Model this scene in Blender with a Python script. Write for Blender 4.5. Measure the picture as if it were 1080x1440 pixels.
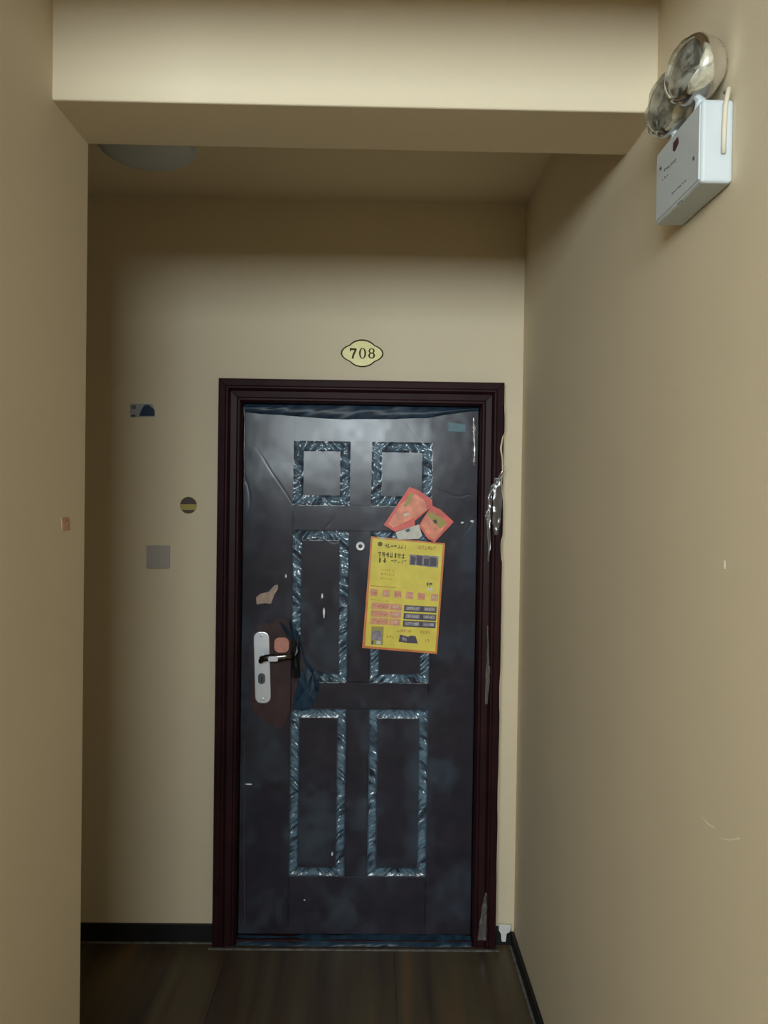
import bpy, bmesh, math, random
import numpy as np
from mathutils import Vector, Matrix
for o in list(bpy.data.objects): bpy.data.objects.remove(o)
S = bpy.context.scene
COL = S.collection
rnd = random.Random(7)

# ------------------------------------------------------------------ camera
CAM = Vector((0.0, -2.9277, 1.6299)); YAW, PITCH, ROLL, FPX = 0.0138, -0.0124, 0.0144, 1120.4
FW = Vector((math.sin(YAW)*math.cos(PITCH), math.cos(YAW)*math.cos(PITCH), math.sin(PITCH)))
R0 = Vector((math.cos(YAW), -math.sin(YAW), 0)); U0 = R0.cross(FW)
RT = R0*math.cos(ROLL) + U0*math.sin(ROLL); UP = U0*math.cos(ROLL) - R0*math.sin(ROLL)
cd = bpy.data.cameras.new('camera'); cam = bpy.data.objects.new('camera', cd); COL.objects.link(cam)
cd.sensor_fit = 'VERTICAL'; cd.sensor_height = 36.0; cd.lens = 36.0*FPX/1440; cd.clip_start = 0.02
m3 = Matrix((RT, UP, -FW)).transposed()
cam.matrix_world = Matrix.Translation(CAM) @ m3.to_4x4()
S.camera = cam

# ------------------------------------------------------------------ world, light, exposure
W = bpy.data.worlds.new('world'); S.world = W; W.use_nodes = True
W.node_tree.nodes['Background'].inputs[0].default_value = (0.62, 0.78, 1.0, 1)
W.node_tree.nodes['Background'].inputs[1].default_value = 1.0
HALL_Y, MOUTH, HX0, HX1 = -5.0, -2.15, -1.80, 1.75      # the hall behind the viewer
WX0, WX1, WZ0, WZ1 = -1.70, 0.55, 1.88, 2.78          # window opposite the door
def daylight(name, loc, rot, sx, sy, energy):
    ld = bpy.data.lights.new(name, 'AREA'); ld.shape = 'RECTANGLE'; ld.size = sx; ld.size_y = sy; ld.energy = energy; ld.color = (0.90, 0.97, 1.0)
    lo = bpy.data.objects.new(name, ld); COL.objects.link(lo); lo.location = loc; lo.rotation_euler = rot
daylight('window_hall_offscreen', ((WX0+WX1)/2, HALL_Y-0.22, (WZ0+WZ1)/2), (math.pi/2, 0, 0), WX1-WX0, WZ1-WZ0, 172.0)
vs = S.view_settings; vs.view_transform = 'Standard'; vs.look = 'None'; vs.gamma = 1.0
vs.use_curve_mapping = False; vs.exposure = 0.16

# ------------------------------------------------------------------ helpers
def ray(x, y): return FW + RT*((x-540)/FPX) + UP*((720-y)/FPX)
def PY(x, y, Y=0.0):
    d = ray(x, y); return CAM + d*((Y-CAM.y)/d.y)
def PX(x, y, X):
    d = ray(x, y); return CAM + d*((X-CAM.x)/d.x)
def PZ(x, y, Z):
    d = ray(x, y); return CAM + d*((Z-CAM.z)/d.z)

class MB:
    def __init__(s): s.v = []; s.f = []
    def add(s, vs, fs):
        n = len(s.v); s.v += [tuple(v) for v in vs]; s.f += [tuple(i+n for i in f) for f in fs]; return s
    def box(s, x0, x1, y0, y1, z0, z1):
        return s.add([(x0,y0,z0),(x1,y0,z0),(x1,y1,z0),(x0,y1,z0),(x0,y0,z1),(x1,y0,z1),(x1,y1,z1),(x0,y1,z1)],
            [(0,3,2,1),(4,5,6,7),(0,1,5,4),(1,2,6,5),(2,3,7,6),(3,0,4,7)])
    def prism(s, pts, off):          # polygon of 3D points extruded by vector off
        n = len(pts); off = Vector(off); a = [Vector(p) for p in pts]
        return s.add([*a, *[p+off for p in a]], [tuple(range(n)), tuple(range(2*n-1, n-1, -1))] + [(i, i+n, (i+1) % n+n, (i+1) % n) for i in range(n)])
    def tube(s, pts, r, n=10):
        pts = [Vector(p) for p in pts]; rings = []
        for i, p in enumerate(pts):
            t = (pts[min(i+1, len(pts)-1)] - pts[max(i-1, 0)]).normalized()
            a = t.orthogonal().normalized() if i == 0 else (a - t*a.dot(t)).normalized()
            b = t.cross(a); rr = r[i] if isinstance(r, (list, tuple)) else r
            rings.append([p + (a*math.cos(k*2*math.pi/n) + b*math.sin(k*2*math.pi/n))*rr for k in range(n)])
        vs = [q for g in rings for q in g]; fs = []
        for i in range(len(rings)-1):
            for k in range(n): fs.append((i*n+k, i*n+(k+1) % n, (i+1)*n+(k+1) % n, (i+1)*n+k))
        fs += [tuple(range(n-1, -1, -1)), tuple(range((len(rings)-1)*n, len(rings)*n))]
        return s.add(vs, fs)
    def lathe(s, prof, c, axis, n=28):    # prof: (radius, distance along axis)
        axis = Vector(axis).normalized(); a = axis.orthogonal().normalized(); b = axis.cross(a); c = Vector(c); vs = []; fs = []
        for r, h in prof:
            r = max(r, 1e-4)
            vs += [c + axis*h + (a*math.cos(k*2*math.pi/n) + b*math.sin(k*2*math.pi/n))*r for k in range(n)]
        for i in range(len(prof)-1):
            for k in range(n): fs.append((i*n+k, i*n+(k+1) % n, (i+1)*n+(k+1) % n, (i+1)*n+k))
        fs += [tuple(range(n-1, -1, -1)), tuple(range((len(prof)-1)*n, len(prof)*n))]
        return s.add(vs, fs)
    def build(s, name, mat, parent=None, bevel=0, smooth=False, seg=2, fix=True):
        L = Vector((0, 0, 0))
        if parent is not None:
            r = parent
            while r.parent: r = r.parent
            L = r.location.copy()
        else:
            vv = np.array([tuple(v) for v in s.v]); mn, mx = vv.min(0), vv.max(0)
            L = Vector(((mn[0]+mx[0])/2, (mn[1]+mx[1])/2, mn[2]))
        me = bpy.data.meshes.new(name); me.from_pydata([Vector(v)-L for v in s.v], [], s.f)
        if fix:
            bm = bmesh.new(); bm.from_mesh(me); bmesh.ops.recalc_face_normals(bm, faces=bm.faces)
            bm.to_mesh(me); bm.free()
        me.materials.append(mat)
        if smooth:
            me.polygons.foreach_set('use_smooth', [True]*len(me.polygons))
        o = bpy.data.objects.new(name, me); COL.objects.link(o)
        if parent is not None: o.parent = parent
        else: o.location = L
        if bevel:
            b = o.modifiers.new('bevel', 'BEVEL'); b.width = bevel; b.segments = seg; b.limit_method = 'ANGLE'
        return o
def tag(o, label=None, cat=None, group=None, kind=None):
    if label: o['label'] = label
    if cat: o['category'] = cat
    if group: o['group'] = group
    if kind: o['kind'] = kind
    return o
def thing(name, loc, label, cat, kind=None, group=None):
    o = bpy.data.objects.new(name, None); COL.objects.link(o); o.location = loc; o.empty_display_size = 0.05
    return tag(o, label, cat, group, kind)

# value noise in numpy
def vnoise(x, z, seed=0):
    rs = np.random.RandomState(seed); T = rs.rand(256, 256)
    xi = np.floor(x).astype(int); zi = np.floor(z).astype(int); fx = x-xi; fz = z-zi
    fx = fx*fx*(3-2*fx); fz = fz*fz*(3-2*fz)
    g = lambda i, j: T[i % 256, j % 256]
    return (g(xi, zi)*(1-fx)+g(xi+1, zi)*fx)*(1-fz) + (g(xi, zi+1)*(1-fx)+g(xi+1, zi+1)*fx)*fz - 0.5

# ------------------------------------------------------------------ materials
def mat(name, col, rough=0.6, metal=0.0, spec=0.5, noise=None, bump=None, coat=0.0):
    """noise=(scale, amount) colour mottling; bump=(scale, strength)"""
    m = bpy.data.materials.new(name); m.use_nodes = True; nt = m.node_tree; b = nt.nodes['Principled BSDF']
    b.inputs['Base Color'].default_value = (*col, 1); b.inputs['Roughness'].default_value = rough
    b.inputs['Metallic'].default_value = metal; b.inputs['Specular IOR Level'].default_value = spec
    b.inputs['Coat Weight'].default_value = coat; b.inputs['Coat Roughness'].default_value = 0.1
    geo = nt.nodes.new('ShaderNodeNewGeometry')
    if noise:
        n = nt.nodes.new('ShaderNodeTexNoise'); n.inputs['Scale'].default_value = noise[0]; n.inputs['Detail'].default_value = 5
        nt.links.new(geo.outputs['Position'], n.inputs['Vector'])
        r = nt.nodes.new('ShaderNodeValToRGB'); a = noise[1]
        r.color_ramp.elements[0].position = 0.3; r.color_ramp.elements[1].position = 0.7
        r.color_ramp.elements[0].color = (*[c*(1-a) for c in col], 1); r.color_ramp.elements[1].color = (*[min(1, c*(1+a)) for c in col], 1)
        nt.links.new(n.outputs['Fac'], r.inputs['Fac']); nt.links.new(r.outputs['Color'], b.inputs['Base Color'])
    if bump:
        n2 = nt.nodes.new('ShaderNodeTexNoise'); n2.inputs['Scale'].default_value = bump[0]; n2.inputs['Detail'].default_value = 3
        nt.links.new(geo.outputs['Position'], n2.inputs['Vector'])
        bp = nt.nodes.new('ShaderNodeBump'); bp.inputs['Strength'].default_value = bump[1]; bp.inputs['Distance'].default_value = 0.002
        nt.links.new(n2.outputs['Fac'], bp.inputs['Height']); nt.links.new(bp.outputs['Normal'], b.inputs['Normal'])
    return m
PAINT = (0.73, 0.622, 0.45)
M = {}
M['wall'] = mat('cream_wall_paint', PAINT, 0.75, spec=0.25, noise=(1.3, 0.035), bump=(220, 0.12))
M['frame'] = mat('maroon_frame_paint', (0.026, 0.008, 0.010), 0.44, spec=0.13, noise=(9, 0.25), bump=(60, 0.05))
M['leaf'] = mat('brown_door_paint', (0.062, 0.036, 0.038), 0.45, spec=0.15, noise=(14, 0.25))
M['base'] = mat('black_baseboard_tile', (0.012, 0.012, 0.013), 0.5, spec=0.3, noise=(7, 0.3))
M['grout'] = mat('dusty_grout', (0.16, 0.15, 0.14), 0.9, spec=0.1, noise=(40, 0.4))
M['chrome'] = mat('brushed_steel', (0.80, 0.85, 0.95), 0.32, metal=0.75, bump=(300, 0.05))
M['darkchrome'] = mat('dark_lever_metal', (0.16, 0.15, 0.14), 0.2, metal=1.0)
M['keyhole'] = mat('cylinder_grey', (0.10, 0.11, 0.12), 0.4, metal=0.6)
M['black'] = mat('black_plastic', (0.008, 0.008, 0.009), 0.4)
M['whiteplastic'] = mat('white_plastic', (0.56, 0.61, 0.64), 0.45, noise=(25, 0.03))
M['front'] = mat('shade_darkened_plastic', (0.34, 0.365, 0.365), 0.5, noise=(60, 0.06))  # front cover plastic darkened to imitate shade; not applied to any part
M['cream'] = mat('cream_plastic', (0.66, 0.60, 0.46), 0.5)
M['dome'] = mat('yellowed_lamp_plastic', (0.60, 0.56, 0.44), 0.35, noise=(30, 0.35))
M['reflector'] = mat('lamp_reflector', (0.85, 0.78, 0.55), 0.25, spec=0.6, noise=(35, 0.15))
M['bulb'] = mat('bulb_glass_dark', (0.10, 0.09, 0.07), 0.2)
M['indicator'] = mat('indicator_dark_red', (0.06, 0.015, 0.02), 0.3)
M['printgrey'] = mat('grey_print', (0.13, 0.14, 0.14), 0.6)
M['plateface'] = mat('yellow_plate_enamel', (0.80, 0.71, 0.24), 0.3, noise=(60, 0.06))
M['platerim'] = mat('brown_plate_rim', (0.045, 0.028, 0.008), 0.6, spec=0.2)
M['digit'] = mat('brown_digit_paint', (0.055, 0.032, 0.006), 0.6, spec=0.2)
M['yellow'] = mat('yellow_poster_paper', (0.80, 0.65, 0.085), 0.5, noise=(18, 0.10))
M['posteredge'] = mat('orange_poster_margin', (0.70, 0.22, 0.05), 0.45, noise=(30, 0.15))
M['olive'] = mat('poster_dark_text', (0.16, 0.13, 0.02), 0.6)
M['orangeprint'] = mat('poster_orange_print', (0.62, 0.32, 0.05), 0.5)
M['pinkprint'] = mat('poster_pink_print', (0.75, 0.33, 0.20), 0.5, noise=(80, 0.15))
M['redprint'] = mat('poster_red_print', (0.55, 0.12, 0.05), 0.5)
M['darkprint'] = mat('poster_dark_print', (0.07, 0.058, 0.08), 0.5)
M['midprint'] = mat('poster_grey_print', (0.27, 0.23, 0.27), 0.5, noise=(90, 0.5))
M['whitepaper'] = mat('white_paper', (0.66, 0.64, 0.55), 0.6, noise=(60, 0.1))
M['red'] = mat('red_leaflet_paper', (0.72, 0.10, 0.07), 0.45, noise=(28, 0.22))
M['orange'] = mat('orange_leaflet_print', (0.86, 0.26, 0.14), 0.45, noise=(40, 0.25))
M['salmon'] = mat('salmon_sticker', (0.62, 0.26, 0.19), 0.5, noise=(60, 0.12))
M['beige'] = mat('beige_torn_paper', (0.42, 0.30, 0.24), 0.7, noise=(60, 0.2))
M['teal'] = mat('teal_film_label', (0.035, 0.13, 0.16), 0.4, noise=(50, 0.2))
M['bluesticker'] = mat('navy_sticker', (0.012, 0.035, 0.09), 0.45)
M['paleblue'] = mat('pale_sticker_paper', (0.34, 0.36, 0.40), 0.6)
M['stickerbrown'] = mat('round_sticker_brown', (0.055, 0.032, 0.02), 0.5)
M['stickeryellow'] = mat('round_sticker_yellow', (0.40, 0.31, 0.07), 0.5)
M['switch'] = mat('grey_switch_plastic', (0.42, 0.385, 0.345), 0.45)
M['redpale'] = mat('faded_red_sticker', (0.60, 0.36, 0.25), 0.7, noise=(80, 0.25))
M['plaster'] = mat('bare_white_plaster', (0.78, 0.77, 0.74), 0.85, noise=(60, 0.1))
M['scuff'] = mat('pale_scuff', (0.86, 0.80, 0.66), 0.8)
M['opal'] = mat('opal_lamp_shade', (0.55, 0.58, 0.62), 0.5)
M['upvc'] = mat('white_window_frame', (0.75, 0.76, 0.76), 0.4)
M['fleck'] = mat('fleck_white', (0.80, 0.82, 0.84), 0.5)
M['filmdark'] = mat('bunched_blue_film', (0.012, 0.030, 0.055), 0.42, spec=0.4, noise=(30, 0.5))
M['filmblue'] = mat('gathered_blue_film', (0.014, 0.038, 0.068), 0.42, spec=0.4, noise=(30, 0.5))

def film_mat(name, tint, diff, base, gain, rough, gl=0.055, attr=None, cloud=None):
    m = bpy.data.materials.new(name); m.use_nodes = True; nt = m.node_tree; nt.nodes.clear()
    out = nt.nodes.new('ShaderNodeOutputMaterial'); tr = nt.nodes.new('ShaderNodeBsdfTransparent'); tr.inputs[0].default_value = (*tint, 1)
    df = nt.nodes.new('ShaderNodeBsdfDiffuse'); df.inputs[0].default_value = (*diff, 1)
    g = nt.nodes.new('ShaderNodeBsdfGlossy'); g.inputs['Roughness'].default_value = rough
    mx = nt.nodes.new('ShaderNodeMixShader'); mx2 = nt.nodes.new('ShaderNodeMixShader')
    if attr:
        a = nt.nodes.new('ShaderNodeAttribute'); a.attribute_name = attr
        ma = nt.nodes.new('ShaderNodeMath'); ma.operation = 'MULTIPLY_ADD'; ma.use_clamp = True
        ma.inputs[1].default_value = gain; ma.inputs[2].default_value = base
        nt.links.new(a.outputs['Fac'], ma.inputs[0]); nt.links.new(ma.outputs[0], mx.inputs[0])
    else: mx.inputs[0].default_value = base
    nt.links.new(tr.outputs[0], mx.inputs[1]); nt.links.new(df.outputs[0], mx.inputs[2])
    fr = nt.nodes.new('ShaderNodeFresnel'); fr.inputs[0].default_value = 1.5
    m3_ = nt.nodes.new('ShaderNodeMath'); m3_.operation = 'MULTIPLY'; m3_.inputs[1].default_value = gl/0.04; m3_.use_clamp = True
    nt.links.new(fr.outputs[0], m3_.inputs[0]); nt.links.new(m3_.outputs[0], mx2.inputs[0])
    if attr:      # several layers where the film is gathered: more reflection
        ml = nt.nodes.new('ShaderNodeMath'); ml.operation = 'MULTIPLY_ADD'; ml.inputs[1].default_value = 4.5; ml.inputs[2].default_value = 1.0
        mm = nt.nodes.new('ShaderNodeMath'); mm.operation = 'MULTIPLY'; mm.use_clamp = True
        nt.links.new(a.outputs['Fac'], ml.inputs[0]); nt.links.new(ml.outputs[0], mm.inputs[0]); nt.links.new(m3_.outputs[0], mm.inputs[1]); nt.links.new(mm.outputs[0], mx2.inputs[0])
    if cloud:     # milky patches
        ge = nt.nodes.new('ShaderNodeNewGeometry'); no = nt.nodes.new('ShaderNodeTexNoise'); no.inputs['Scale'].default_value = cloud[0]; no.inputs['Detail'].default_value = 4; no.inputs['Distortion'].default_value = 1.2
        mr = nt.nodes.new('ShaderNodeMapRange'); mr.inputs[1].default_value = 0.40; mr.inputs[2].default_value = 0.62; mr.inputs[3].default_value = cloud[1]; mr.inputs[4].default_value = cloud[2]
        nt.links.new(ge.outputs['Position'], no.inputs['Vector']); nt.links.new(no.outputs['Fac'], mr.inputs[0]); nt.links.new(mr.outputs[0], mx.inputs[0])
    nt.links.new(mx.outputs[0], mx2.inputs[1]); nt.links.new(g.outputs[0], mx2.inputs[2]); nt.links.new(mx2.outputs[0], out.inputs[0])
    return m
M['film'] = film_mat('blue_protective_film', (0.66, 0.72, 0.82), (0.20, 0.34, 0.46), 0.022, 0.75, 0.2, 0.022, 'bunch')
M['clearfilm'] = film_mat('clear_torn_film', (0.85, 0.82, 0.80), (0.45, 0.42, 0.40), 0.22, 0, 0.18, 0.09)
M['lampfilm'] = film_mat('cloudy_lamp_film', (0.80, 0.80, 0.75), (0.80, 0.75, 0.60), 0.38, 0, 0.2, 0.10, cloud=(32, 0.06, 0.75))
M['lens'] = film_mat('clear_lamp_lens', (0.86, 0.88, 0.84), (0.50, 0.50, 0.43), 0.16, 0, 0.2, 0.08, cloud=(40, 0.10, 0.55))
M['glass'] = film_mat('window_glass', (0.96, 0.98, 0.98), (0.8, 0.8, 0.8), 0.01, 0, 0.02, 0.04)

def tile_mat():
    m = mat('wood_grain_floor_tile', (0.05, 0.034, 0.022), 0.42, spec=0.4); nt = m.node_tree; b = nt.nodes['Principled BSDF']
    geo = nt.nodes.new('ShaderNodeNewGeometry'); mp = nt.nodes.new('ShaderNodeMapping'); mp.inputs['Scale'].default_value = (11, 0.7, 1)
    n = nt.nodes.new('ShaderNodeTexNoise'); n.inputs['Scale'].default_value = 1.0; n.inputs['Detail'].default_value = 6; n.inputs['Distortion'].default_value = 0.4
    nt.links.new(geo.outputs['Position'], mp.inputs[0]); nt.links.new(mp.outputs[0], n.inputs['Vector'])
    r = nt.nodes.new('ShaderNodeValToRGB'); cr = r.color_ramp
    cr.elements[0].position = 0.30; cr.elements[0].color = (0.036, 0.025, 0.022, 1)
    cr.elements[1].position = 0.72; cr.elements[1].color = (0.150, 0.085, 0.042, 1)
    e = cr.elements.new(0.45); e.color = (0.075, 0.050, 0.032, 1)
    e = cr.elements.new(0.58); e.color = (0.090, 0.072, 0.040, 1)
    nt.links.new(n.outputs['Fac'], r.inputs['Fac']); nt.links.new(r.outputs['Color'], b.inputs['Base Color'])
    return m
M['tile'] = tile_mat()
M['paletile'] = mat('pale_bounce_tile', (0.55, 0.52, 0.46), 0.35, noise=(6, 0.08))  # unseen hall floor made pale so it bounces light into the passage

# ------------------------------------------------------------------ setting
XL, XR, YF, YB, ZB, ZC = -0.6323, 0.5441, -1.3662, -1.1724, 2.400, 2.7272
HZ = 2.98                                     # ceiling height before the beam
AX0 = -1.75
D0, D1, DH = -0.5650, 0.4715, 2.07            # outer edges of the door casing
def struct(name, mb, m, label, cat, **k): return tag(mb.build(name, m, **k), label, cat, kind='structure')
b = MB().box(AX0, D0+.03, 0, .2, -.02, ZC+.05).box(D1-.03, XR+.2, 0, .2, -.02, ZC+.05).box(D0+.03, D1-.03, 0, .2, DH-.03, ZC+.05).box(D0+.03, D1-.03, .16, .2, -.02, DH-.03)
struct('wall_back', b, M['wall'], 'cream painted wall holding the apartment door', 'wall')
struct('wall_right', MB().box(XR, HX1, MOUTH, 0, -.02, HZ+.05), M['wall'], 'cream painted side wall carrying the emergency light', 'wall')
struct('wall_left', MB().box(AX0, XL, MOUTH, YB, -.02, HZ+.05), M['wall'], 'cream painted side wall ending at the corner under the beam', 'wall')
struct('wall_side_passage', MB().box(AX0-.1, AX0, YB, .2, -.02, ZC+.05), M['wall'], 'cream end wall of the side passage beside the door', 'wall')
for nm, x0, x1, lab in (('wall_hall_left', HX0-.16, HX0, 'cream hall end wall left of the passage mouth'), ('wall_hall_right', HX1, HX1+.16, 'cream hall end wall right of the passage mouth')):
    b = MB().box(x0, x1, HALL_Y, MOUTH, -.02, HZ+.05)
    struct(nm, b, M['wall'], lab, 'wall')
b = MB().box(HX0-.16, WX0, HALL_Y-.16, HALL_Y, -.02, HZ+.05).box(WX1, HX1+.16, HALL_Y-.16, HALL_Y, -.02, HZ+.05)
b.box(WX0, WX1, HALL_Y-.16, HALL_Y, -.02, WZ0).box(WX0, WX1, HALL_Y-.16, HALL_Y, WZ1, HZ+.05)
struct('wall_hall_end', b, M['wall'], 'cream hall wall around the wide window', 'wall')
struct('ceiling', MB().box(AX0, XR+.2, YB-.02, .2, ZC, ZC+.1), M['wall'], 'cream painted ceiling behind the beam', 'ceiling')
struct('ceiling_hall', MB().box(AX0, HX1+.16, HALL_Y-.16, YB, HZ, HZ+.1), M['wall'], 'cream painted ceiling before the beam', 'ceiling')
struct('ceiling_beam', MB().box(XL-.02, XR+.02, YF, YB, ZB, HZ+.02), M['wall'], 'cream painted beam crossing the passage before the door', 'beam', bevel=.004)
struct('added_shade_lintel', MB().box(XL-.02, XR+.02, MOUTH, MOUTH+.12, 2.492, HZ+.02), M['wall'], 'unseen cream lintel added over the passage mouth to shade the beam', 'lintel')  # unseen, added to keep window light off the upper beam and side wall
# window behind the viewer
win = thing('window_1', ((WX0+WX1)/2, HALL_Y-.08, WZ0), 'white framed wide hall window facing the door', 'window', kind='structure')
b = MB(); fy0, fy1 = HALL_Y-.11, HALL_Y-.05
b.box(WX0, WX1, fy0, fy1, WZ0, WZ0+.06).box(WX0, WX1, fy0, fy1, WZ1-.06, WZ1).box(WX0, WX0+.06, fy0, fy1, WZ0, WZ1).box(WX1-.06, WX1, fy0, fy1, WZ0, WZ1)
xm = (WX0+WX1)/2
b.build('window_frame', M['upvc'], win); MB().box(xm-.03, xm+.03, fy0, fy1, WZ0+.06, WZ1-.06).build('mullion', M['upvc'], win)
for a0, a1 in ((WX0+.06, xm-.03), (xm+.03, WX1-.06)): MB().box(a0, a1, HALL_Y-.084, HALL_Y-.078, WZ0+.06, WZ1-.06).build('pane', M['glass'], win)
# floor and its tiles
fl = struct('floor', MB().box(AX0-.1, HX1+.16, HALL_Y-.16, .2, -.12, -.006), M['grout'], 'dark brown wood-grain tiled floor', 'floor')
fl_loc = fl.location
tm = {}
GX = PY(325, 1334, 0).x
def tile(x0, x1, y0, y1, m):
    key = (round(x1-x0, 4), round(y1-y0, 4), m)
    if key not in tm:
        w, d = key[:2]; o = MB().box(-w/2, w/2, -d/2, d/2, 0, .008); me = bpy.data.meshes.new('floor_tile'); me.from_pydata(o.v, [], o.f); me.materials.append(M[m]); tm[key] = me
    o = bpy.data.objects.new('floor_tile', tm[key]); COL.objects.link(o); o.parent = fl
    o.location = Vector(((x0+x1)/2, (y0+y1)/2, -.008)) - fl_loc
    bv = o.modifiers.new('bevel', 'BEVEL'); bv.width = .0015; bv.segments = 1
k0 = math.floor((AX0-GX)/.6); k1 = math.ceil((HX1-GX)/.6)
for k in range(k0, k1):
    for j in range(0, 12):
        x0, x1 = GX+.6*k, GX+.6*(k+1); y1, y0 = -.6*j, max(-.6*(j+1), HALL_Y)
        if y1 <= y0: continue
        regions = [(AX0, XR, YB, 0), (XL, XR, MOUTH, YB), (HX0, HX1, HALL_Y, MOUTH)]
        for (a, c, d, e) in regions:
            u0, u1, v0, v1 = max(x0, a), min(x1, c), max(y0, d), min(y1, e)
            if u1-u0 > .01 and v1-v0 > .01: tile(u0+.001, u1-.001, v0+.001, v1-.001, 'paletile' if e == MOUTH else 'tile')
# baseboards
BH = .068; BT = .012
struct('baseboard_back', MB().box(AX0, D0-.002, -BT, 0, 0, BH), M['base'], 'black baseboard tile left of the door casing', 'baseboard', bevel=.0015)
struct('baseboard_right', MB().box(XR-BT, XR, MOUTH, -.004, 0, BH-.02), M['base'], 'black baseboard tile along the wall under the emergency light', 'baseboard', bevel=.0015)
struct('baseboard_left', MB().box(XL, XL+BT, MOUTH, YB, 0, BH), M['base'], 'black baseboard tile along the side wall', 'baseboard', bevel=.0015)
b = MB().box(AX0, D0, -BT-.006, -BT, 0, .005).box(XR-BT-.008, XR-BT, MOUTH, -.02, 0, .004)
struct('trim_1', b, M['grout'], 'dusty grey grout line along the baseboards', 'trim')
# foot of the wall right of the casing: black stub with a bare white wedge of plaster
struct('baseboard_corner', MB().box(D1, XR-BT, -.010, 0, 0, .066), M['base'], 'short black baseboard stub right of the door casing', 'baseboard')
pts = [(701, 1298), (719, 1300), (717, 1309), (712, 1312), (711, 1323), (705, 1323), (704, 1312), (701, 1307)]
tag(MB().prism([PY(x, y, -.010) for x, y in pts], (0, -.008, 0)).build('plaster_chip', M['plaster'], bevel=.002),
    'white wedge of bare plaster at the wall foot beside the door casing', 'plaster')

# ------------------------------------------------------------------ the door
door = thing('door_1', ((D0+D1)/2, 0, 0), 'dark maroon panelled security door wrapped in torn blue film', 'door', kind='structure')
prof = [(0, .001), (0, -.034), (.004, -.040), (.026, -.042), (.030, -.047), (.036, -.047), (.040, -.040), (.044, -.030), (.066, -.027), (.070, -.032), (.077, -.032), (.081, -.026), (.084, -.010), (.084, .06), (.0, .06)]
def run(pa, pb, na, nb):    # pa/pb: corner, na/nb: inward mitre direction at each end, in xz
    n = len(prof); vs = []
    for p, nn in ((pa, na), (pb, nb)):
        for o_, y in prof: vs.append((p[0]+nn[0]*o_, y, p[1]+nn[1]*o_))
    return MB().add(vs, [tuple(range(n)), tuple(range(2*n-1, n-1, -1))] + [(i, (i+1) % n, (i+1) % n+n, i+n) for i in range(n)])
b = run((D0, 0), (D0, DH), (1, 0), (1, -1)); jl = b.build('jamb', M['frame'], door, bevel=.0012)
b = run((D1, 0), (D1, DH), (-1, 0), (-1, -1)); jr = b.build('jamb', M['frame'], door, bevel=.0012)
b = run((D0, DH), (D1, DH), (1, -1), (-1, -1)); b.build('frame_head', M['frame'], door, bevel=.0012)
LY = 0.012                                   # front plane of the leaf
LX0, LX1, LZ0, LZ1 = D0+.086, D1-.086, .022, DH-.086
MB().box(D0+.084, D1-.084, -.022, .10, 0, .018).build('threshold', M['frame'], door, bevel=.002)
MB().box(D0-.01, D1+.01, -.056, -.047, 0, .004).build('dirt_line', M['grout'], door)
leaf = MB().box(LX0, LX1, LY+.010, LY+.06, LZ0, LZ1).build('door_leaf', M['leaf'], door)
def px(x, y=950): return PY(x, y, LY).x
def pz(y, x=505): return PY(x, y, LY).z
C0, C1, C2, C3 = px(409.5), px(488), px(519.5), px(603)    # columns: panel | mullion | panel
Zr = [pz(622), pz(711), pz(747), pz(960), pz(997), pz(1232)]
g = .0012
def plate(name, x0, x1, z0, z1):
    return MB().box(x0+g, x1-g, LY, LY+.012, z0+g, z1-g).build(name, M['leaf'], leaf, bevel=.003)
plate('stile', LX0, C0, LZ0, LZ1); plate('stile', C3, LX1, LZ0, LZ1)
plate('rail', C0, C3, Zr[0], LZ1); plate('rail', C0, C3, Zr[2], Zr[1]); plate('rail', C0, C3, Zr[4], Zr[3]); plate('rail', C0, C3, LZ0, Zr[5])
panels = []
for zt, zb in ((Zr[0], Zr[1]), (Zr[2], Zr[3]), (Zr[4], Zr[5])):
    plate('mullion', C1, C2, zb, zt)
    for x0, x1 in ((C0, C1), (C2, C3)): panels.append((x0, x1, zb, zt))
IN = .034
for x0, x1, z0, z1 in panels:
    def ring(i, y): return [(x0+i, y, z0+i), (x1-i, y, z0+i), (x1-i, y, z1-i), (x0+i, y, z1-i)]
    vs = ring(.001, LY+.010) + ring(.012, LY+.009) + ring(IN-.004, LY+.001) + ring(IN, LY)
    fs = [(i*4+k, i*4+(k+1) % 4, i*4+4+(k+1) % 4, i*4+4+k) for i in range(3) for k in range(4)] + [(12, 13, 14, 15), (3, 2, 1, 0)]
    MB().add(vs, fs).build('panel', M['leaf'], leaf)

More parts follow.
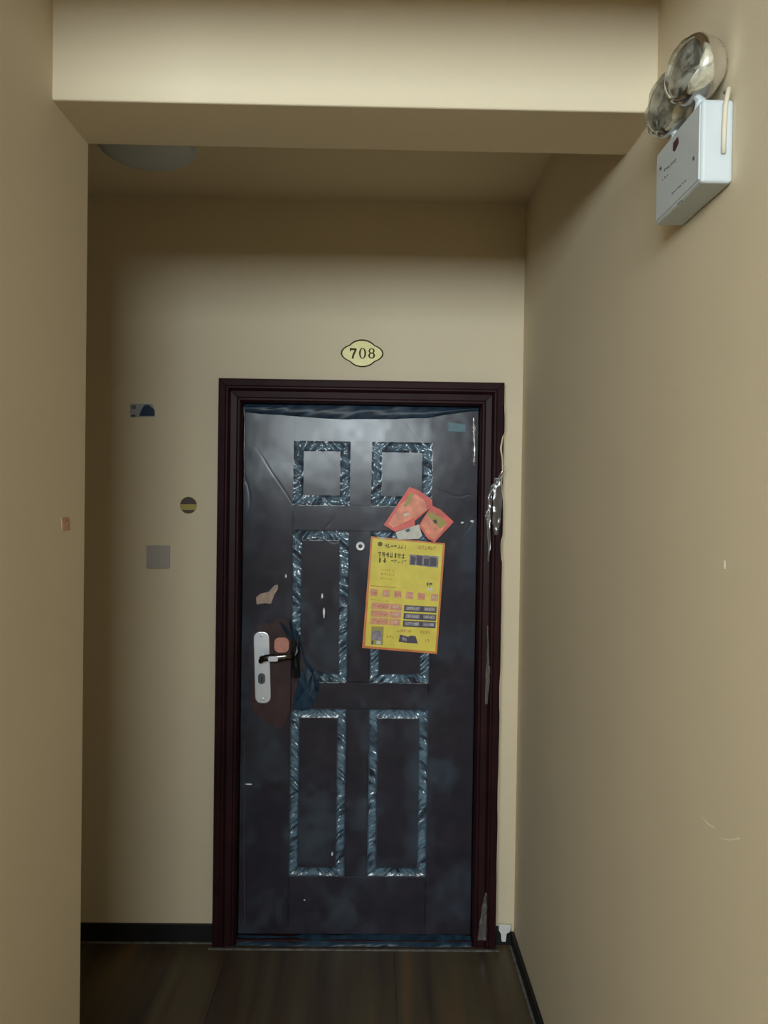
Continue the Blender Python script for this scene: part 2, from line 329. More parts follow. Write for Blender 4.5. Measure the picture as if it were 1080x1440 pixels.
# protective film: one thin sheet clinging to the leaf, slack and wrinkled over the mouldings, torn open round the lock
NX, NZ = 330, 760
gx, gz = np.meshgrid(np.linspace(LX0+.002, LX1-.002, NX), np.linspace(LZ0+.004, LZ1-.004, NZ), indexing='ij')
depth = np.zeros_like(gx); bunch = np.zeros_like(gx)
for i, (x0, x1, z0, z1) in enumerate(panels):
    d = np.minimum(np.minimum(gx-x0, x1-gx), np.minimum(gz-z0, z1-gz))
    ins = d > -.001
    t = np.clip(d/IN, 0, 1)
    mo = np.where(ins, np.clip(np.sin(np.pi*t), 0, 1), 0); flat = np.where(ins & (d < IN+.002), 1.0, 0)
    ang = np.where(np.minimum(gx-x0, x1-gx) < np.minimum(gz-z0, z1-gz), gz, gx)
    side = np.where(gx-x0 < x1-gx, 1.0, -1.0)*np.where(z1-gz < gz-z0, 1.0, -1.0)
    w = .75 - 2.4*np.abs(vnoise(ang*62 + d*60*side + 40*i, d*22+gz*6, 3+i)) + .8*vnoise(ang*170 + d*90*side, d*60+gx*9, 13+i) - .25
    amp = .0095 if i < 4 else .005
    depth += mo*.0045 - mo*amp*w
    k = (.48 + .9*w)*np.clip(mo*1.6, 0, 1) + .10*flat
    bunch = np.maximum(bunch, np.clip(k, 0, 1)*.85)
slack = .0008*vnoise(gx*8, gz*4, 51) + .00025*vnoise(gx*34, gz*24, 52)
crease = np.abs(vnoise(gx*7+gz*4, gz*5-gx*3, 53)); slack -= .0003*np.exp(-(crease/.012)**2)*np.clip(vnoise(gx*6, gz*6, 54)*4, 0, 1)
patch = vnoise(gx*11, gz*8, 61) + .5*vnoise(gx*37, gz*33, 62)
bunch = np.maximum(bunch, np.clip(.02 + .22*patch, 0, .2))
yy = LY - .0028 + np.clip(depth, -.006, .009) - slack
hole = [(354, 905), (362, 884), (380, 872), (398, 866), (414, 884), (423, 905), (426, 935), (421, 962), (423, 984), (412, 1003), (402, 1012), (392, 1021), (372, 1016), (358, 1004), (352, 985), (356, 950)]
hp = [(PY(x, y, LY).x, PY(x, y, LY).z) for x, y in hole]
def inpoly(X, Z, poly):
    r = np.zeros(X.shape, bool); n = len(poly)
    for i in range(n):
        x1, z1 = poly[i]; x2, z2 = poly[(i+1) % n]
        c = ((z1 > Z) != (z2 > Z)) & (X < (x2-x1)*(Z-z1)/(z2-z1+1e-12)+x1); r ^= c
    return r
inh = inpoly(gx + .022*vnoise(gx*45, gz*45, 71), gz + .030*vnoise(gx*38, gz*38, 72), hp)
idx = np.arange(NX*NZ).reshape(NX, NZ)
q = np.stack([idx[:-1, :-1], idx[1:, :-1], idx[1:, 1:], idx[:-1, 1:]], -1)
keep = ~(inh[:-1, :-1] & inh[1:, 1:]); q = q[keep]
co = np.stack([gx-door.location.x, yy, gz], -1).reshape(-1, 3)
me = bpy.data.meshes.new('protective_film'); me.vertices.add(len(co)); me.vertices.foreach_set('co', co.ravel())
me.loops.add(q.size); me.loops.foreach_set('vertex_index', q.ravel().astype(np.int32))
me.polygons.add(len(q)); me.polygons.foreach_set('loop_start', np.arange(0, q.size, 4, dtype=np.int32)); me.polygons.foreach_set('loop_total', np.full(len(q), 4, dtype=np.int32))
me.update(); me.validate(); me.polygons.foreach_set('use_smooth', [True]*len(me.polygons))
at = me.attributes.new('bunch', 'FLOAT', 'POINT'); at.data.foreach_set('value', bunch.ravel().astype(np.float32))
me.materials.append(M['film']); film = bpy.data.objects.new('protective_film', me); COL.objects.link(film); film.parent = door
film['label'] = 'wrinkled translucent blue film over the door leaf'

def sheet(fn, nu, nv, thick=0):    # grid from a function of (u, v) in 0..1
    vs = [fn(i/(nu-1), j/(nv-1)) for i in range(nu) for j in range(nv)]
    fs = [(i*nv+j, (i+1)*nv+j, (i+1)*nv+j+1, i*nv+j+1) for i in range(nu-1) for j in range(nv-1)]
    return MB().add(vs, fs)
def n1(a, b_, s): return float(vnoise(np.array([a]), np.array([b_]), s)[0])
# dark blue folds along the top and the bottom of the leaf
xa, xb = LX0+.002, LX1-.002; ztop = DH-.088
def topfold(u, v):
    x = xa+(xb-xa)*u; zb = pz(582) - .020*math.sin(math.pi*min(1, u*1.05)) + .004*n1(u*14, 0, 81) + (.02*max(0, u-.78)/.22)
    z = ztop+(zb-ztop)*v
    return (x, LY-.006-.006*math.sin(math.pi*v)-.004*n1(u*26+v*3, v*3, 82), z)
sheet(topfold, 90, 10).build('film_fold', M['filmdark'], film, smooth=True, fix=False)
def botfold(u, v):
    x = xa+(xb-xa)*u; zt = pz(1314)+.010*n1(u*9, 0, 83)
    return (x, LY-.006-.040*v-.008*math.sin(math.pi*v)-.008*n1(u*30+v*2, v*3, 84), zt+(.004-zt)*v)
sheet(botfold, 90, 10).build('film_fold', M['filmblue'], film, smooth=True, fix=False)
# thin strips of film edge standing off beside the casing
for xx, w_, y0, y1, s in ((343.5, .006, 572, 690, 91), (667, .022, 588, 655, 92), (344, .004, 1040, 1300, 93)):
    def strip(u, v, xx=xx, w_=w_, y0=y0, y1=y1, s=s):
        p = PY(xx, y0+(y1-y0)*u, LY-.006); return (p.x+(v-.5)*w_*(.6+1.2*abs(n1(u*9, 1, s)))+.004*n1(u*7, 4, s), p.y-.006*v*(1-v)*4-.003*n1(u*22, v*3, s), p.z)
    sheet(strip, 40, 5).build('film_edge', M['clearfilm'], film, smooth=True, fix=False)
# small white flecks on the film
for x, y, w, h in ((453, 838, 1.2, 4), (455.5, 862, 1.5, 6.5), (402, 810, 1.2, 3), (467, 1201, 1.2, 2.5), (428, 1266, 1.2, 1), (350, 1103, 5, 1), (650, 735, 2, 1.2), (664, 733, 2.5, 1.6), (667, 602, 1.5, 5)):
    pts = [PY(x+w*math.cos(a)*(1+.25*math.sin(3*a+x)), y+h*math.sin(a)*(1+.2*math.cos(2*a+x)), LY-.0055) for a in [k*math.pi/5 for k in range(10)]]
    MB().prism(pts, (0, .003, 0)).build('white_fleck', M['fleck'], film)
# lock: plate, lever, cylinder
Yp = LY-.012
def rr(cx, cy, hw, hh, r, n=6, top=True, bot=True):
    pts = []
    for sx, sy, a0 in ((1, -1, 270), (1, 1, 0), (-1, 1, 90), (-1, -1, 180)):
        for k in range(n+1):
            a = math.radians(a0+90*k/n); pts.append((cx+sx*(hw-r)+r*math.cos(a), cy+sy*(hh-r)+r*math.sin(a)))
    return pts
pp = rr(368.5, 939, 11.3, 50.5, 9)
pp = [(x+(y-939)*.025, y) for x, y in pp]
lock = MB().prism([PY(x, y, Yp) for x, y in pp], (0, .013, 0)).build('lock_plate', M['chrome'], door, bevel=.003, seg=3); lock['label'] = 'brushed steel lock plate with lever'
c = PY(369.5, 926, Yp)
MB().lathe([(.013, .002), (.013, -.010), (.0105, -.014), (.009, -.034), (.009, -.050)], c, (0, 1, 0), 20).build('lever_neck', M['darkchrome'], lock, smooth=True)
lv = [(366, 927), (372, 925.5), (380, 925), (390, 925), (400, 924), (410, 923.5)]
b = MB(); n = 12; rings = []
for i, (x, y) in enumerate(lv):
    p = PY(x, y, Yp-.048); rz = [.008, .0125, .0135, .0135, .012, .009][i]; ry = [.006, .009, .009, .007, .006, .004][i]
    rings.append([(p.x, p.y+ry*math.cos(k*2*math.pi/n), p.z+rz*math.sin(k*2*math.pi/n)) for k in range(n)])
b.add([v for r_ in rings for v in r_], [(i*n+k, i*n+(k+1) % n, (i+1)*n+(k+1) % n, (i+1)*n+k) for i in range(5) for k in range(n)] + [tuple(range(n)), tuple(range(5*n, 6*n))])
b.build('lever', M['darkchrome'], lock, smooth=True)
p = PY(383, 927.5, Yp-.0585)
MB().prism([PY(x, y, Yp-.056) for x, y in rr(384, 926.8, 7, 3.6, 2.5)], (0, -.003, 0)).build('lever_highlight', M['chrome'], lock, bevel=.001)  # bright steel strip standing in for the highlight on the lever
MB().prism([PY(x, y, Yp-.001) for x, y in rr(368, 954, 4.9, 7.6, 4.6)], (0, -.006, 0)).build('cylinder', M['keyhole'], lock, bevel=.001)
MB().prism([PY(x, y, Yp-.007) for x, y in rr(368, 955, .9, 4, .8)], (0, -.0012, 0)).build('keyhole', M['black'], lock)
for y in (894, 983): MB().lathe([(.0045, .001), (.0045, -.002), (.002, -.003)], PY(368.5+(y-939)*.025, y, Yp), (0, 1, 0), 12).build('screw', M['chrome'], lock)
# peephole
pc = PY(506.8, 768, LY-.004)
M['peep'] = mat('peephole_reflection_white', (0.93, 0.94, 0.95), 0.25)  # white ring colour imitates a sunlit reflection in the peephole
ph = MB().lathe([(.0165, .004), (.0165, -.003), (.0145, -.007), (.009, -.006), (.008, -.002)], pc, (0, 1, 0), 24).build('peephole', M['peep'], door, smooth=False)
ph['label'] = 'round peephole with its bright reflection painted as a white ring'
MB().lathe([(.0078, -.001), (.006, -.0045), (.002, -.0055)], pc, (0, 1, 0), 16).build('peephole_lens', M['bulb'], ph, smooth=True)
# torn film bundle hanging at the lever end
tf = bpy.data.objects.new('torn_film', None)
def poly_film(name, pts, y0, parent, m, bulge=.012, seed=1):
    # fan-triangulated puffed sheet with a back, so that it has depth
    P = [PY(x, y, y0) for x, y in pts]; c_ = sum(P, Vector())/len(P); n_ = len(P)
    mid = [(p+c_)/2 for p in P]
    f = [(*p,) for p in P] + [(q_.x, q_.y-bulge*(.6+.8*n1(i*1.7, seed, seed)), q_.z) for i, q_ in enumerate(mid)] + [(c_.x, c_.y-bulge, c_.z)]
    back = [(q_.x, q_.y+.004, q_.z) for q_ in mid] + [(c_.x, c_.y+.004, c_.z)]
    fs = []
    for i in range(n_):
        j = (i+1) % n_
        fs += [(i, j, n_+j, n_+i), (n_+i, n_+j, 2*n_)]
        fs += [(j, i, 2*n_+1+i, 2*n_+1+j), (2*n_+1+j, 2*n_+1+i, 3*n_+1)]
    o = MB().add(f+back, fs).build(name, m, parent, smooth=False)
    return o
tb = poly_film('torn_film', [(410, 893), (415, 886), (421, 893), (423, 910), (421, 930), (422, 951), (416, 954), (409, 953), (410, 930), (408, 912)], LY-.012, door, M['black'], .022, 2)
tb['label'] = 'dark bunch of torn film hanging beside the lever'
poly_film('film_spike', [(392, 873), (397, 876), (406, 888), (415, 897), (418, 906), (412, 908), (406, 898), (399, 886)], LY-.010, tb, M['filmdark'], .012, 3)
poly_film('film_spike', [(406, 867), (412, 875), (418, 890), (423, 903), (421, 910), (413, 901), (408, 885)], LY-.014, tb, M['filmdark'], .014, 4)
MB().tube([PY(421, 905, LY-.018), PY(424, 916, LY-.022), PY(427, 926, LY-.02), PY(433, 937, LY-.018), PY(440, 945, LY-.014)], [.004, .003, .0025, .004, .006], 8).build('film_twist', M['filmdark'], tb, smooth=True)
poly_film('film_skirt', [(433, 938), (440, 944), (446, 958), (444, 985), (436, 998), (424, 1000), (411, 996), (414, 978), (420, 955), (427, 944)], LY-.010, tb, M['filmblue'], .014, 5)
poly_film('film_skirt', [(436, 940), (444, 944), (456, 946), (450, 952), (447, 975), (443, 972), (441, 955)], LY-.012, tb, M['filmdark'], .010, 6)
# shreds of clear film and rough caulk along the right casing
def shred(pts, y0, seed, name='film_shred', m='clearfilm', amp=.010, wv=1.0):
    def fn(u, v):
        k = u*(len(pts)-1); i = min(int(k), len(pts)-2); f = k-i
        x = pts[i][0]+(pts[i+1][0]-pts[i][0])*f; y = pts[i][1]+(pts[i+1][1]-pts[i][1])*f; w = pts[i][2]+(pts[i+1][2]-pts[i][2])*f
        p = PY(x+(v-.5)*w+1.2*n1(u*15, v*2, seed), y, y0); return (p.x, p.y-amp*(.5+n1(u*12*wv, v*3, seed+1)), p.z)
    return sheet(fn, 36, 7).build(name, M[m], jr, smooth=True, fix=False)
shred([(711, 655, 3), (703, 672, 7), (693, 683, 5), (688, 700, 5), (688, 720, 6), (686, 738, 5), (688, 765, 4), (686, 790, 2)], -.050, 101)
shred([(700, 672, 10), (700, 690, 13), (699, 712, 13), (698, 735, 11), (698, 752, 5)], -.046, 103, amp=.006)
shred([(686, 718, 3), (685.5, 724, 7), (686, 731, 6), (686, 738, 2)], -.056, 105, amp=.004)
shred([(686, 880, 1.5), (686, 930, 3), (686, 940, 5), (685, 965, 6), (684, 990, 3)], -.052, 107, amp=.004)
shred([(683, 1255, 2), (681, 1275, 7), (679, 1300, 10), (677, 1322, 12)], -.050, 109, amp=.006)
def caulk(u, v):
    y = 570+770*u*.95; w = .6+(5.5 if u < .3 else 2.0)*max(0, n1(u*26, 0, 111)+.08) + (5 if .06 < u < .15 else 0)*(.6+n1(u*60, 1, 112)) 
    p = PY(711.5-(y-540)*.0178-w*(1-v), y, -.045); return (p.x, -.0455 if v < .5 else -.0455+.046*(v-.5)*2, p.z)
ck = sheet(caulk, 150, 4).build('caulk', M['wall'], jr, fix=False)

# ------------------------------------------------------------------ things on the door
PYL = LY-.016
# yellow poster
def quad(pts, Y): return [PY(x, y, Y) for x, y in pts]
def cr(x, y): return (500+x/7.579, 740+y/7.579)          # crop of the poster to photo pixels
def crp(pts): return [cr(*p) for p in pts]
pc0 = PY(567, 915, PYL)
poster = thing('poster', (pc0.x, PYL, pc0.z), 'yellow advertising poster with orange margin stuck on the door', 'poster')
MB().prism(quad(crp([(165, 108), (955, 182), (868, 1362), (70, 1297)]), PYL), (0, .0006, 0)).build('sheet', M['posteredge'], poster)
MB().prism(quad(crp([(182, 128), (930, 196), (850, 1338), (100, 1275)]), PYL-.0006), (0, .0005, 0)).build('yellow_print', M['yellow'], poster)
curl = [PY(*cr(235, 112), PYL-.001), PY(*cr(315, 122), PYL-.001), PY(*cr(305, 152), PYL-.006)]
MB().prism(curl, (0, -.0006, 0)).build('curled_edge', M['whitepaper'], poster)
def block(name, pts, m, dy=.0010): return MB().prism(quad(crp(pts), PYL-dy), (0, .0004, 0)).build(name, m, poster)
def par(x0, y0, x1, y1, sl=.085, sk=-.075):     # slanted parallelogram in crop pixels
    return [(x0, y0), (x1, y0+(x1-x0)*sl), (x1+(y1-y0)*sk, y1+(x1-x0)*sl), (x0+(y1-y0)*sk, y1)]
def textline(name, x0, x1, y, h, m, sl=.085, cw=None, dens=.8, seed=1, dy=.0010):
    r_ = random.Random(seed); b_ = MB(); cw = cw or h*.8; x = x0
    while x < x1-cw*.5:
        yy_ = y+(x-x0)*sl
        for k in range(4):
            if r_.random() < dens:
                if r_.random() < .5:
                    t_ = r_.random(); b_.prism(quad(crp(par(x, yy_+h*t_*.8, x+cw*.8, yy_+h*t_*.8+h*.2)), PYL-dy), (0, .0004, 0))
                else:
                    t_ = r_.random(); b_.prism(quad(crp(par(x+cw*.6*t_, yy_, x+cw*.6*t_+cw*.2, yy_+h)), PYL-dy), (0, .0004, 0))
        x += cw
    return b_.build(name, m, poster)
block('print_mark', [(262+26*math.cos(a), 190+26*math.sin(a)) for a in [k*math.pi/6 for k in range(12)]], M['olive'])
textline('print_text', 310, 560, 186, 42, M['olive'], dens=.45, seed=1)
textline('print_text', 240, 545, 272, 52, M['olive'], dens=.95, seed=2)
textline('print_text', 250, 345, 335, 52, M['olive'], dens=1, seed=3)
textline('print_text', 380, 535, 350, 42, M['olive'], dens=.5, seed=4)
textline('print_text', 640, 860, 200, 40, M['orangeprint'], dens=.7, seed=5)
for k in range(3): textline('print_text', 270, 420, 450+45*k, 26, M['orangeprint'], dens=.45, seed=6+k)
block('print_picture', [(575, 300), (885, 322), (878, 442), (572, 410)], M['midprint'])
for k, (x0, x1, h) in enumerate(((590, 640, 80), (655, 715, 95), (730, 790, 70), (800, 865, 85))):
    block('print_figure', par(x0, 400-h+(x0-575)*.08, x1, 405+(x0-575)*.08), M['darkprint'], .0014)
textline('print_text', 755, 835, 596, 44, M['darkprint'], dens=.9, seed=12)
block('print_patch', par(765, 655, 825, 685), M['whitepaper'])
block('print_rule', [(158, 630), (430, 652), (430, 658), (158, 637)], M['redprint'])
for k, x in enumerate((155, 285, 410, 535, 660, 800)):
    block('print_square', par(x+4, 665+(x-155)*.085, x+82, 740+(x-155)*.085), M['pinkprint'])
    textline('print_text', x+14, x+70, 690+(x-155)*.085, 26, M['whitepaper'] if k % 2 else M['redprint'], dens=.4, seed=20+k, dy=.0014)
textline('print_text', 165, 350, 775, 24, M['orangeprint'], dens=.6, seed=30)
for k, y in enumerate((812, 893, 974)):
    block('print_cell', par(172-k*6, y, 360-k*6, y+68, .06), M['pinkprint']); block('print_cell', par(368-k*6, y+12, 495-k*8, y+80, .06), M['pinkprint'])
    textline('print_text', 200, 340, y+26, 26, M['redprint'], .06, dens=.3, seed=32+k, dy=.0014); textline('print_text', 385, 470, y+32, 26, M['whitepaper'], .06, dens=.45, seed=36+k, dy=.0014)
for k, y in enumerate((840, 924, 1003)):
    block('print_cell', par(520-k*6, y, 865-k*5, y+66, .055), M['darkprint']); block('print_cell_fill', par(538-k*6, y+12, 690-k*6, y+52, .055), M['midprint'], .0014)
    block('print_cell_fill', par(730-k*6, y+22, 852-k*5, y+62, .055), M['midprint'], .0014)
    textline('print_text', 560, 670, y+22, 24, M['whitepaper'], .055, dens=.3, seed=42+k, dy=.0018); textline('print_text', 740, 840, y+32, 24, M['whitepaper'], .055, dens=.5, seed=46+k, dy=.0018)
block('print_patch', par(170, 1065, 300, 1262, .04, -.04), M['stickeryellow']); block('print_picture', par(178, 1110, 282, 1210, .04, -.04), M['midprint'], .0014)
block('print_cell', par(172, 1218, 190, 1258, .04, -.04), M['darkprint'], .0014); block('print_cell', par(222, 1222, 268, 1258, .04, -.04), M['whitepaper'], .0014)
block('print_picture', [(475, 1155), (560, 1178), (590, 1165), (640, 1172), (665, 1250), (560, 1245), (458, 1232)], M['darkprint']); block('print_figure', [(500, 1180), (545, 1195), (545, 1225), (492, 1220)], M['midprint'], .0014)
textline('print_text', 440, 620, 1098, 30, M['orangeprint'], .05, dens=.7, seed=50); textline('print_text', 690, 810, 1110, 34, M['orangeprint'], .05, dens=.8, seed=51)
textline('print_text', 330, 400, 1160, 34, M['orangeprint'], .05, dens=.7, seed=52); textline('print_text', 700, 800, 1200, 28, M['orangeprint'], .05, dens=.4, seed=53)

# red leaflets and the small white card (crop 500-650 x 670-800, factor 7.2)
def c2(x, y): return (500+x/7.2, 670+y/7.2)
def leafl(pts, Y, tilt, label, m, cat='leaflet', name='leaflet'):
    P = [PY(*c2(x, y), Y) for x, y in pts]; zc = sum(p.z for p in P)/len(P)
    t = thing(name, tuple(PY(*c2(*pts[-1]), Y)), label, cat)
    P = [Vector((p.x, p.y-tilt*(zc-p.z), p.z)) for p in P]
    MB().prism(P, (0, .0007, 0)).build('sheet', m, t)
    return t, (lambda x, y, dy: Vector((lambda p: (p.x, p.y-tilt*(zc-p.z)-dy, p.z))(PY(*c2(x, y), Y))))
L1, f1 = leafl([(545, 105), (640, 140), (775, 235), (780, 300), (600, 450), (600, 500), (400, 560), (285, 490), (420, 290)], PYL-.002, .03, 'creased red leaflet stuck above the yellow poster under another leaflet', M['red'])
def pr(t, f, name, pts, m, dy=.0008): return MB().prism([f(x, y, dy) for x, y in pts], (0, .0005, 0)).build(name, m, t)
pr(L1, f1, 'print_panel', [(455, 285), (600, 175), (700, 240), (720, 340), (590, 420), (380, 520), (330, 480)], M['orange'])
pr(L1, f1, 'print_strip', [(545, 170), (590, 175), (560, 250), (510, 310), (480, 300), (520, 240)], M['stickeryellow'], .0014)
pr(L1, f1, 'print_strip', [(490, 380), (550, 365), (545, 390), (480, 405)], M['whitepaper'], .0014)
MB().prism([f1(640, 150, .001), f1(770, 250, .001), f1(735, 310, .001)], (0, -.004, 0)).build('fold', M['red'], L1)
L2, f2 = leafl([(775, 295), (860, 335), (995, 460), (800, 668), (730, 630), (640, 500), (700, 400)], PYL-.006, .03, 'orange-red leaflet with a printed picture overlapping the creased leaflet', M['red'])
pr(L2, f2, 'print_panel', [(715, 400), (760, 395), (930, 480), (800, 640), (745, 610), (660, 495)], M['orange'])
pr(L2, f2, 'print_picture', [(715, 380), (770, 360), (890, 430), (925, 480), (855, 525), (790, 470)], M['stickeryellow'], .0014)
pr(L2, f2, 'print_figure', [(780, 440), (815, 435), (830, 470), (800, 480)], M['stickerbrown'], .0020)
L3, f3 = leafl([(405, 565), (640, 485), (675, 600), (640, 632), (430, 640)], PYL-.009, .02, 'small white card tucked between the red leaflets and the yellow poster', M['whitepaper'], 'card', 'business_card')
pr(L3, f3, 'print_mark', [(500, 540), (545, 525), (555, 555), (515, 565)], M['printgrey'])
# stickers on the door
def sticker(name, pts, Y, m, label, cat='sticker', th=.0012):
    return tag(MB().prism([PY(x, y, Y) for x, y in pts], (0, -th, 0)).build(name, m), label, cat)
sticker('torn_sticker', [(360, 840), (366, 835), (378, 832), (386, 823), (391, 822), (391, 828), (386, 836), (381, 849), (372, 848), (361, 850)], LY-.003, M['beige'], 'beige torn paper scrap on the door above the lock', 'paper scrap')
sticker('round_sticker', rr(396, 907, 10.2, 10.5, 7), LY-.001, M['salmon'], 'salmon rounded sticker on the door beside the lever')
sticker('film_label', [(631, 594), (655, 597), (654, 608), (630, 606)], LY-.003, M['teal'], 'small teal label in the upper corner of the door film', 'label')
# ------------------------------------------------------------------ number plate
def oval(cx, cy, A, B, s=1.0, n=64):
    out = []
    for k in range(n):
        a = 2*math.pi*k/n; ca, sa = math.cos(a), math.sin(a)
        r = max(1/math.sqrt((ca/(A*.74))**2+(sa/B)**2), 1/math.sqrt((ca/A)**2+(sa/(B*.74))**2))
        out.append((cx+r*ca*s, cy+r*sa*s+.014*r*ca))
    return out
npl = thing('number_plate', tuple(PY(509.5, 516, -.004)), 'yellow scalloped oval door number plate reading 708', 'number plate')
MB().prism([PY(x, y, 0) for x, y in oval(509.3, 497, 30, 19.5)], (0, -.005, 0)).build('rim', M['platerim'], npl, bevel=.001)
MB().prism([PY(x, y, -.0045) for x, y in oval(509.3, 497, 28, 17.6)], (0, -.0015, 0)).build('face', M['plateface'], npl)
def c3(x, y): return (460+x/10.8, 460+y/10.8)
def dig(name, polys):
    b_ = MB()
    for p in polys: b_.prism([PY(*c3(x, y), -.006) for x, y in p], (0, -.0006, 0))
    b_.build(name, M['digit'], npl)
def ringq(cx, cy, a, bb, ai, bi, n=20, sl=0):
    o_ = []
    for k in range(n):
        t0, t1 = 2*math.pi*k/n, 2*math.pi*(k+1)/n
        o_.append([(cx+a*math.cos(t0), cy+bb*math.sin(t0)), (cx+a*math.cos(t1), cy+bb*math.sin(t1)), (cx+ai*math.cos(t1), cy+bi*math.sin(t1)), (cx+ai*math.cos(t0), cy+bi*math.sin(t0))])
    return o_
dig('digit', [[(345, 318), (450, 325), (448, 352), (345, 348)], [(345, 318), (358, 318), (362, 370), (345, 366)], [(420, 345), (448, 350), (415, 420), (400, 480), (372, 476), (388, 410)]])
dig('digit', ringq(538, 398, 55, 82, 28, 70))
dig('digit', ringq(676, 362, 46, 42, 22, 29) + ringq(676, 432, 52, 46, 26, 31))
# ------------------------------------------------------------------ stickers and switch on the walls
s = thing('wall_sticker', tuple(PY(200, 586, 0)), 'small navy and pale sticker on the wall left of the door', 'sticker')
MB().prism([PY(x, y, 0) for x, y in ((183, 568), (214, 568), (218, 577), (218, 586), (183, 587))], (0, -.0012, 0)).build('paper', M['paleblue'], s)
MB().prism([PY(x, y, -.001) for x, y in ((203, 570), (209, 569), (217, 576), (217.5, 585), (196, 585), (198, 578))], (0, -.0008, 0)).build('navy_print', M['bluesticker'], s)
MB().prism([PY(x, y, -.001) for x, y in ((184.5, 583.5), (190.5, 583.5), (190.5, 586), (184.5, 586))], (0, -.0008, 0)).build('print_mark', M['stickerbrown'], s)
MB().prism([PY(x, y, -.001) for x, y in ((185, 570), (191, 570), (191, 575), (185, 575))], (0, -.0008, 0)).build('print_mark', M['printgrey'], s)
s = thing('wall_sticker', tuple(PY(265, 722, 0)), 'round brown and yellow sticker on the wall near the door casing', 'sticker')
MB().prism([PY(265+12*math.cos(k*math.pi/14), 710.5+12*math.sin(k*math.pi/14), 0) for k in range(28)], (0, -.0012, 0)).build('disc', M['stickeryellow'], s)
up = [(265+11.5*math.cos(a), 710.5+11.5*math.sin(a)) for a in [math.radians(187+166*k/14) for k in range(15)]]
MB().prism([PY(x, y, -.001) for x, y in up], (0, -.0008, 0)).build('brown_print', M['stickerbrown'], s)
dn = [(265+11.5*math.cos(a), 710.5+11.5*math.sin(a)) for a in [math.radians(35+110*k/12) for k in range(13)]]
MB().prism([PY(x, y, -.001) for x, y in dn], (0, -.0008, 0)).build('brown_print', M['stickerbrown'], s)
s = thing('light_switch', tuple(PY(223, 799, 0)), 'grey square switch plate on the wall left of the door', 'light switch')
MB().prism([PY(x, y, 0) for x, y in rr(223, 783, 16.2, 16.2, 1.5, 3)], (0, -.009, 0)).build('plate', M['switch'], s, bevel=.002)
for x in (215.5, 230.5): MB().prism([PY(x_, y_, -.0085) for x_, y_ in rr(x, 783, 6.6, 11.5, 1, 3)], (0, -.003, 0)).build('rocker', M['switch'], s, bevel=.001)
q_ = [(86, 727), (97, 727), (98, 745), (87, 746)]
s = thing('wall_sticker', tuple(PX(92, 746, XL)), 'faded red sticker on the side wall near its corner', 'sticker')
MB().prism([PX(x, y, XL) for x, y in q_], (.0012, 0, 0)).build('paper', M['redpale'], s)
MB().prism([PX(x, y, XL+.001) for x, y in ((90, 729), (95.5, 729), (95.5, 734), (90, 734))], (.0006, 0, 0)).build('print_mark', M['salmon'], s)
# scuffs on the right wall
wr = bpy.data.objects['wall_right']
for pts in ([(988, 1150), (996, 1158), (1004, 1163), (1004.5, 1164.5), (995.5, 1159.5)], [(1008, 1178), (1026, 1180), (1040, 1178), (1040, 1180), (1026, 1182)], [(1017, 788), (1020, 788), (1020, 800), (1018, 800)]):
    MB().prism([PX(x, y, XR) for x, y in pts], (-.0006, 0, 0)).build('scuff', M['scuff'], wr)
# ------------------------------------------------------------------ ceiling lamp (unlit) in the passage
lc = PZ(212, 205, ZC); lc = Vector((lc.x, lc.y-.04, ZC))
cl = thing('ceiling_lamp', (lc.x, lc.y, ZC), 'round unlit opal ceiling lamp behind the beam', 'ceiling lamp')
MB().lathe([(.15, 0), (.15, .02), (.145, .025)], lc, (0, 0, -1), 32).build('base', M['whiteplastic'], cl)
MB().lathe([(.142, .022), (.138, .034), (.12, .046), (.09, .054), (.05, .058), (.001, .060)], lc, (0, 0, -1), 32).build('shade', M['opal'], cl, smooth=True)
# ------------------------------------------------------------------ emergency light on the right wall
EX = XR-.050; a = PX(1033, 139, XR); EY0 = a.y; EZ1 = a.z
EZ0 = PX(990, 251, EX).z; EY1 = PX(923, 250, EX).y
em = thing('emergency_light', (XR, (EY0+EY1)/2, EZ0), 'white twin-head emergency light box with film-wrapped lamps on the wall', 'emergency light')
MB().box(EX, XR, EY0, EY1, EZ0, EZ1).build('body', M['whiteplastic'], em, bevel=.006, seg=3)
MB().box(EX-.0015, EX+.002, EY0+.005, EY1-.005, EZ0+.006, EZ1-.006).build('front_cover', M['whiteplastic'], em, bevel=.001)
def onf(x, y): return PX(860+x/4.645, 20+y/4.645, EX-.0015)
def fp(name, pts, m): MB().prism([onf(x, y) for x, y in pts], (-.0006, 0, 0)).build(name, m, em)
fp('indicator', [(405, 840), (435, 800), (440, 840), (415, 895), (402, 890)], M['indicator'])
fp('print_mark', [(530, 935), (543, 925), (543, 950), (531, 955)], M['printgrey'])
fp('print_mark', [(315, 1005), (328, 992), (328, 1012), (316, 1022)], M['printgrey'])
def eline(x0, y0, x1, y1, h, seed):
    r_ = random.Random(seed); b_ = MB(); n_ = int(abs(x1-x0)/13)
    for k in range(n_):
        x = x0+(x1-x0)*k/n_; y = y0+(y1-y0)*k/n_
        for t in range(2):
            yy_ = y+h*r_.random()*.7; w_ = 8*r_.random()+3
            b_.prism([onf(x, yy_), onf(x+w_, yy_-w_*1.05), onf(x+w_, yy_-w_*1.05+h*.3), onf(x, yy_+h*.3)], (-.0006, 0, 0))
    b_.build('print_text', M['printgrey'], em)
eline(345, 1010, 430, 935, 22, 1); eline(395, 1165, 490, 1075, 14, 2); eline(430, 1240, 470, 1205, 12, 3); eline(330, 1080, 380, 1030, 10, 4)
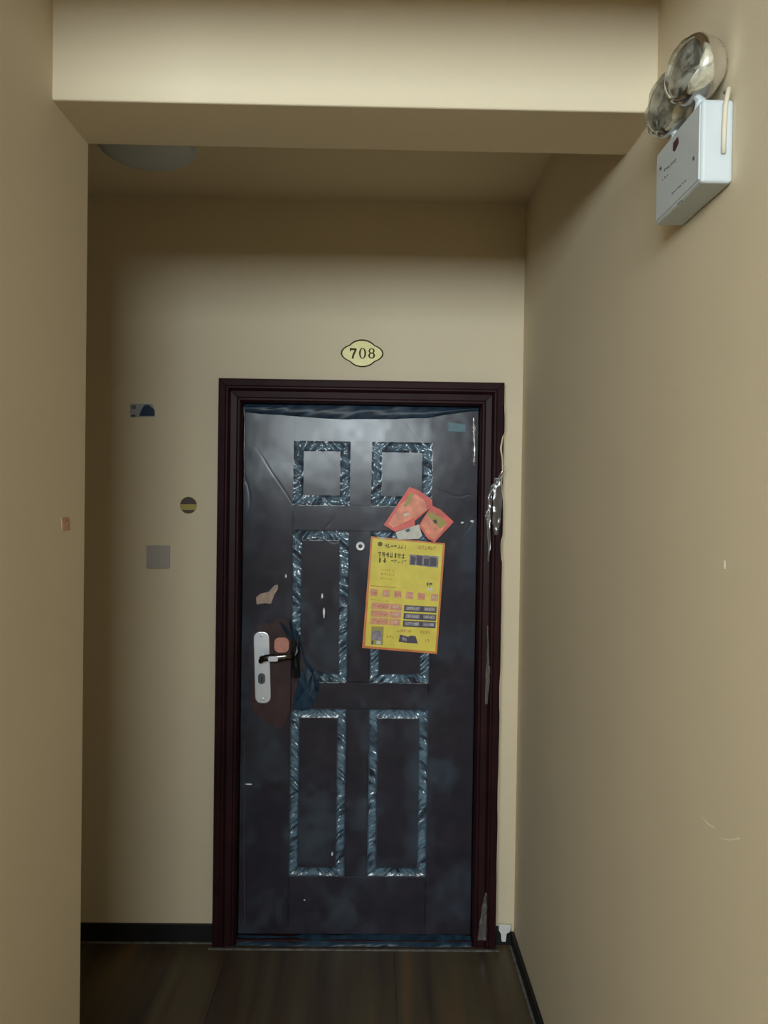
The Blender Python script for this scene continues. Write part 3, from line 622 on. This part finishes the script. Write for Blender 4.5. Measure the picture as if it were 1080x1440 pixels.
MB().tube([PX(1027, 120, XR-.012)+Vector((0, .02, 0)), PX(1024, 126, XR-.010)+Vector((0, -.003, 0)), Vector((XR-.016, EY0-.005, EZ1-.012)), Vector((XR-.017, EY0-.004, EZ1-.05)), Vector((XR-.017, EY0-.004, EZ1-.085))], .0036, 8).build('cord', M['cream'], em, smooth=True)
def lamp(c_, ax, seed):
    ax = Vector(ax).normalized(); c_ = Vector(c_); R_ = .047
    h = MB().lathe([(.012, -.052), (.030, -.046), (.043, -.030), (R_, -.008), (R_+.001, 0), (R_-.004, .001), (R_-.006, -.004), (.030, -.022), (.012, -.032), (.001, -.033)], c_, ax, 32)
    hd = h.build('lamp_head', M['dome'], em, smooth=True)
    MB().lathe([(R_-.0065, -.0035), (.030, -.0205), (.012, -.0305), (.001, -.0315)], c_, ax, 32).build('reflector', M['reflector'], hd, smooth=True, fix=False)
    MB().lathe([(.004, -.031), (.007, -.022), (.006, -.012), (.001, -.008)], c_, ax, 14).build('bulb', M['bulb'], hd, smooth=True)
    MB().lathe([(R_-.004, .0005), (.040, .004), (.025, .008), (.001, .010)], c_, ax, 32).build('lens', M['lens'], hd, smooth=True)
    # crinkled film wrapped round the head
    a_ = ax.orthogonal().normalized(); b_ = ax.cross(a_); pr_ = [(R_-.004, .008), (R_+.002, .005), (R_+.005, -.006), (.051, -.018), (.047, -.032), (.038, -.044), (.020, -.056)]; n_ = 44; vs = []
    for i, (r_, hh) in enumerate(pr_):
        for k in range(n_):
            t = 2*math.pi*k/n_; w_ = 1+.09*n1(3+2.2*math.cos(t), 3+2.2*math.sin(t)+i*.7, seed)+.05*n1(9+5*math.cos(t), 9+5*math.sin(t)+i, seed+3)
            vs.append(c_+ax*(hh+.006*n1(3+3*math.cos(t), 3+3*math.sin(t)+i, seed+1))+(a_*math.cos(t)+b_*math.sin(t))*r_*w_)
    fs = [(i*n_+k, i*n_+(k+1) % n_, (i+1)*n_+(k+1) % n_, (i+1)*n_+k) for i in range(len(pr_)-1) for k in range(n_)]
    MB().add(vs, fs).build('film_wrap', M['lampfilm'], hd, smooth=True, fix=False)
    MB().tube([c_-ax*.03+Vector((0, 0, -.03)), Vector((c_.x+.02, c_.y, EZ1-.004))], .008, 10).build('bracket', M['whiteplastic'], hd)
lc1 = PX(966, 96, XR-.060); lc2 = PX(934, 147, XR-.060)
lamp(lc1, (-.965, -.26, .06), 201); lamp(lc2, (-.965, -.26, -.03), 211)
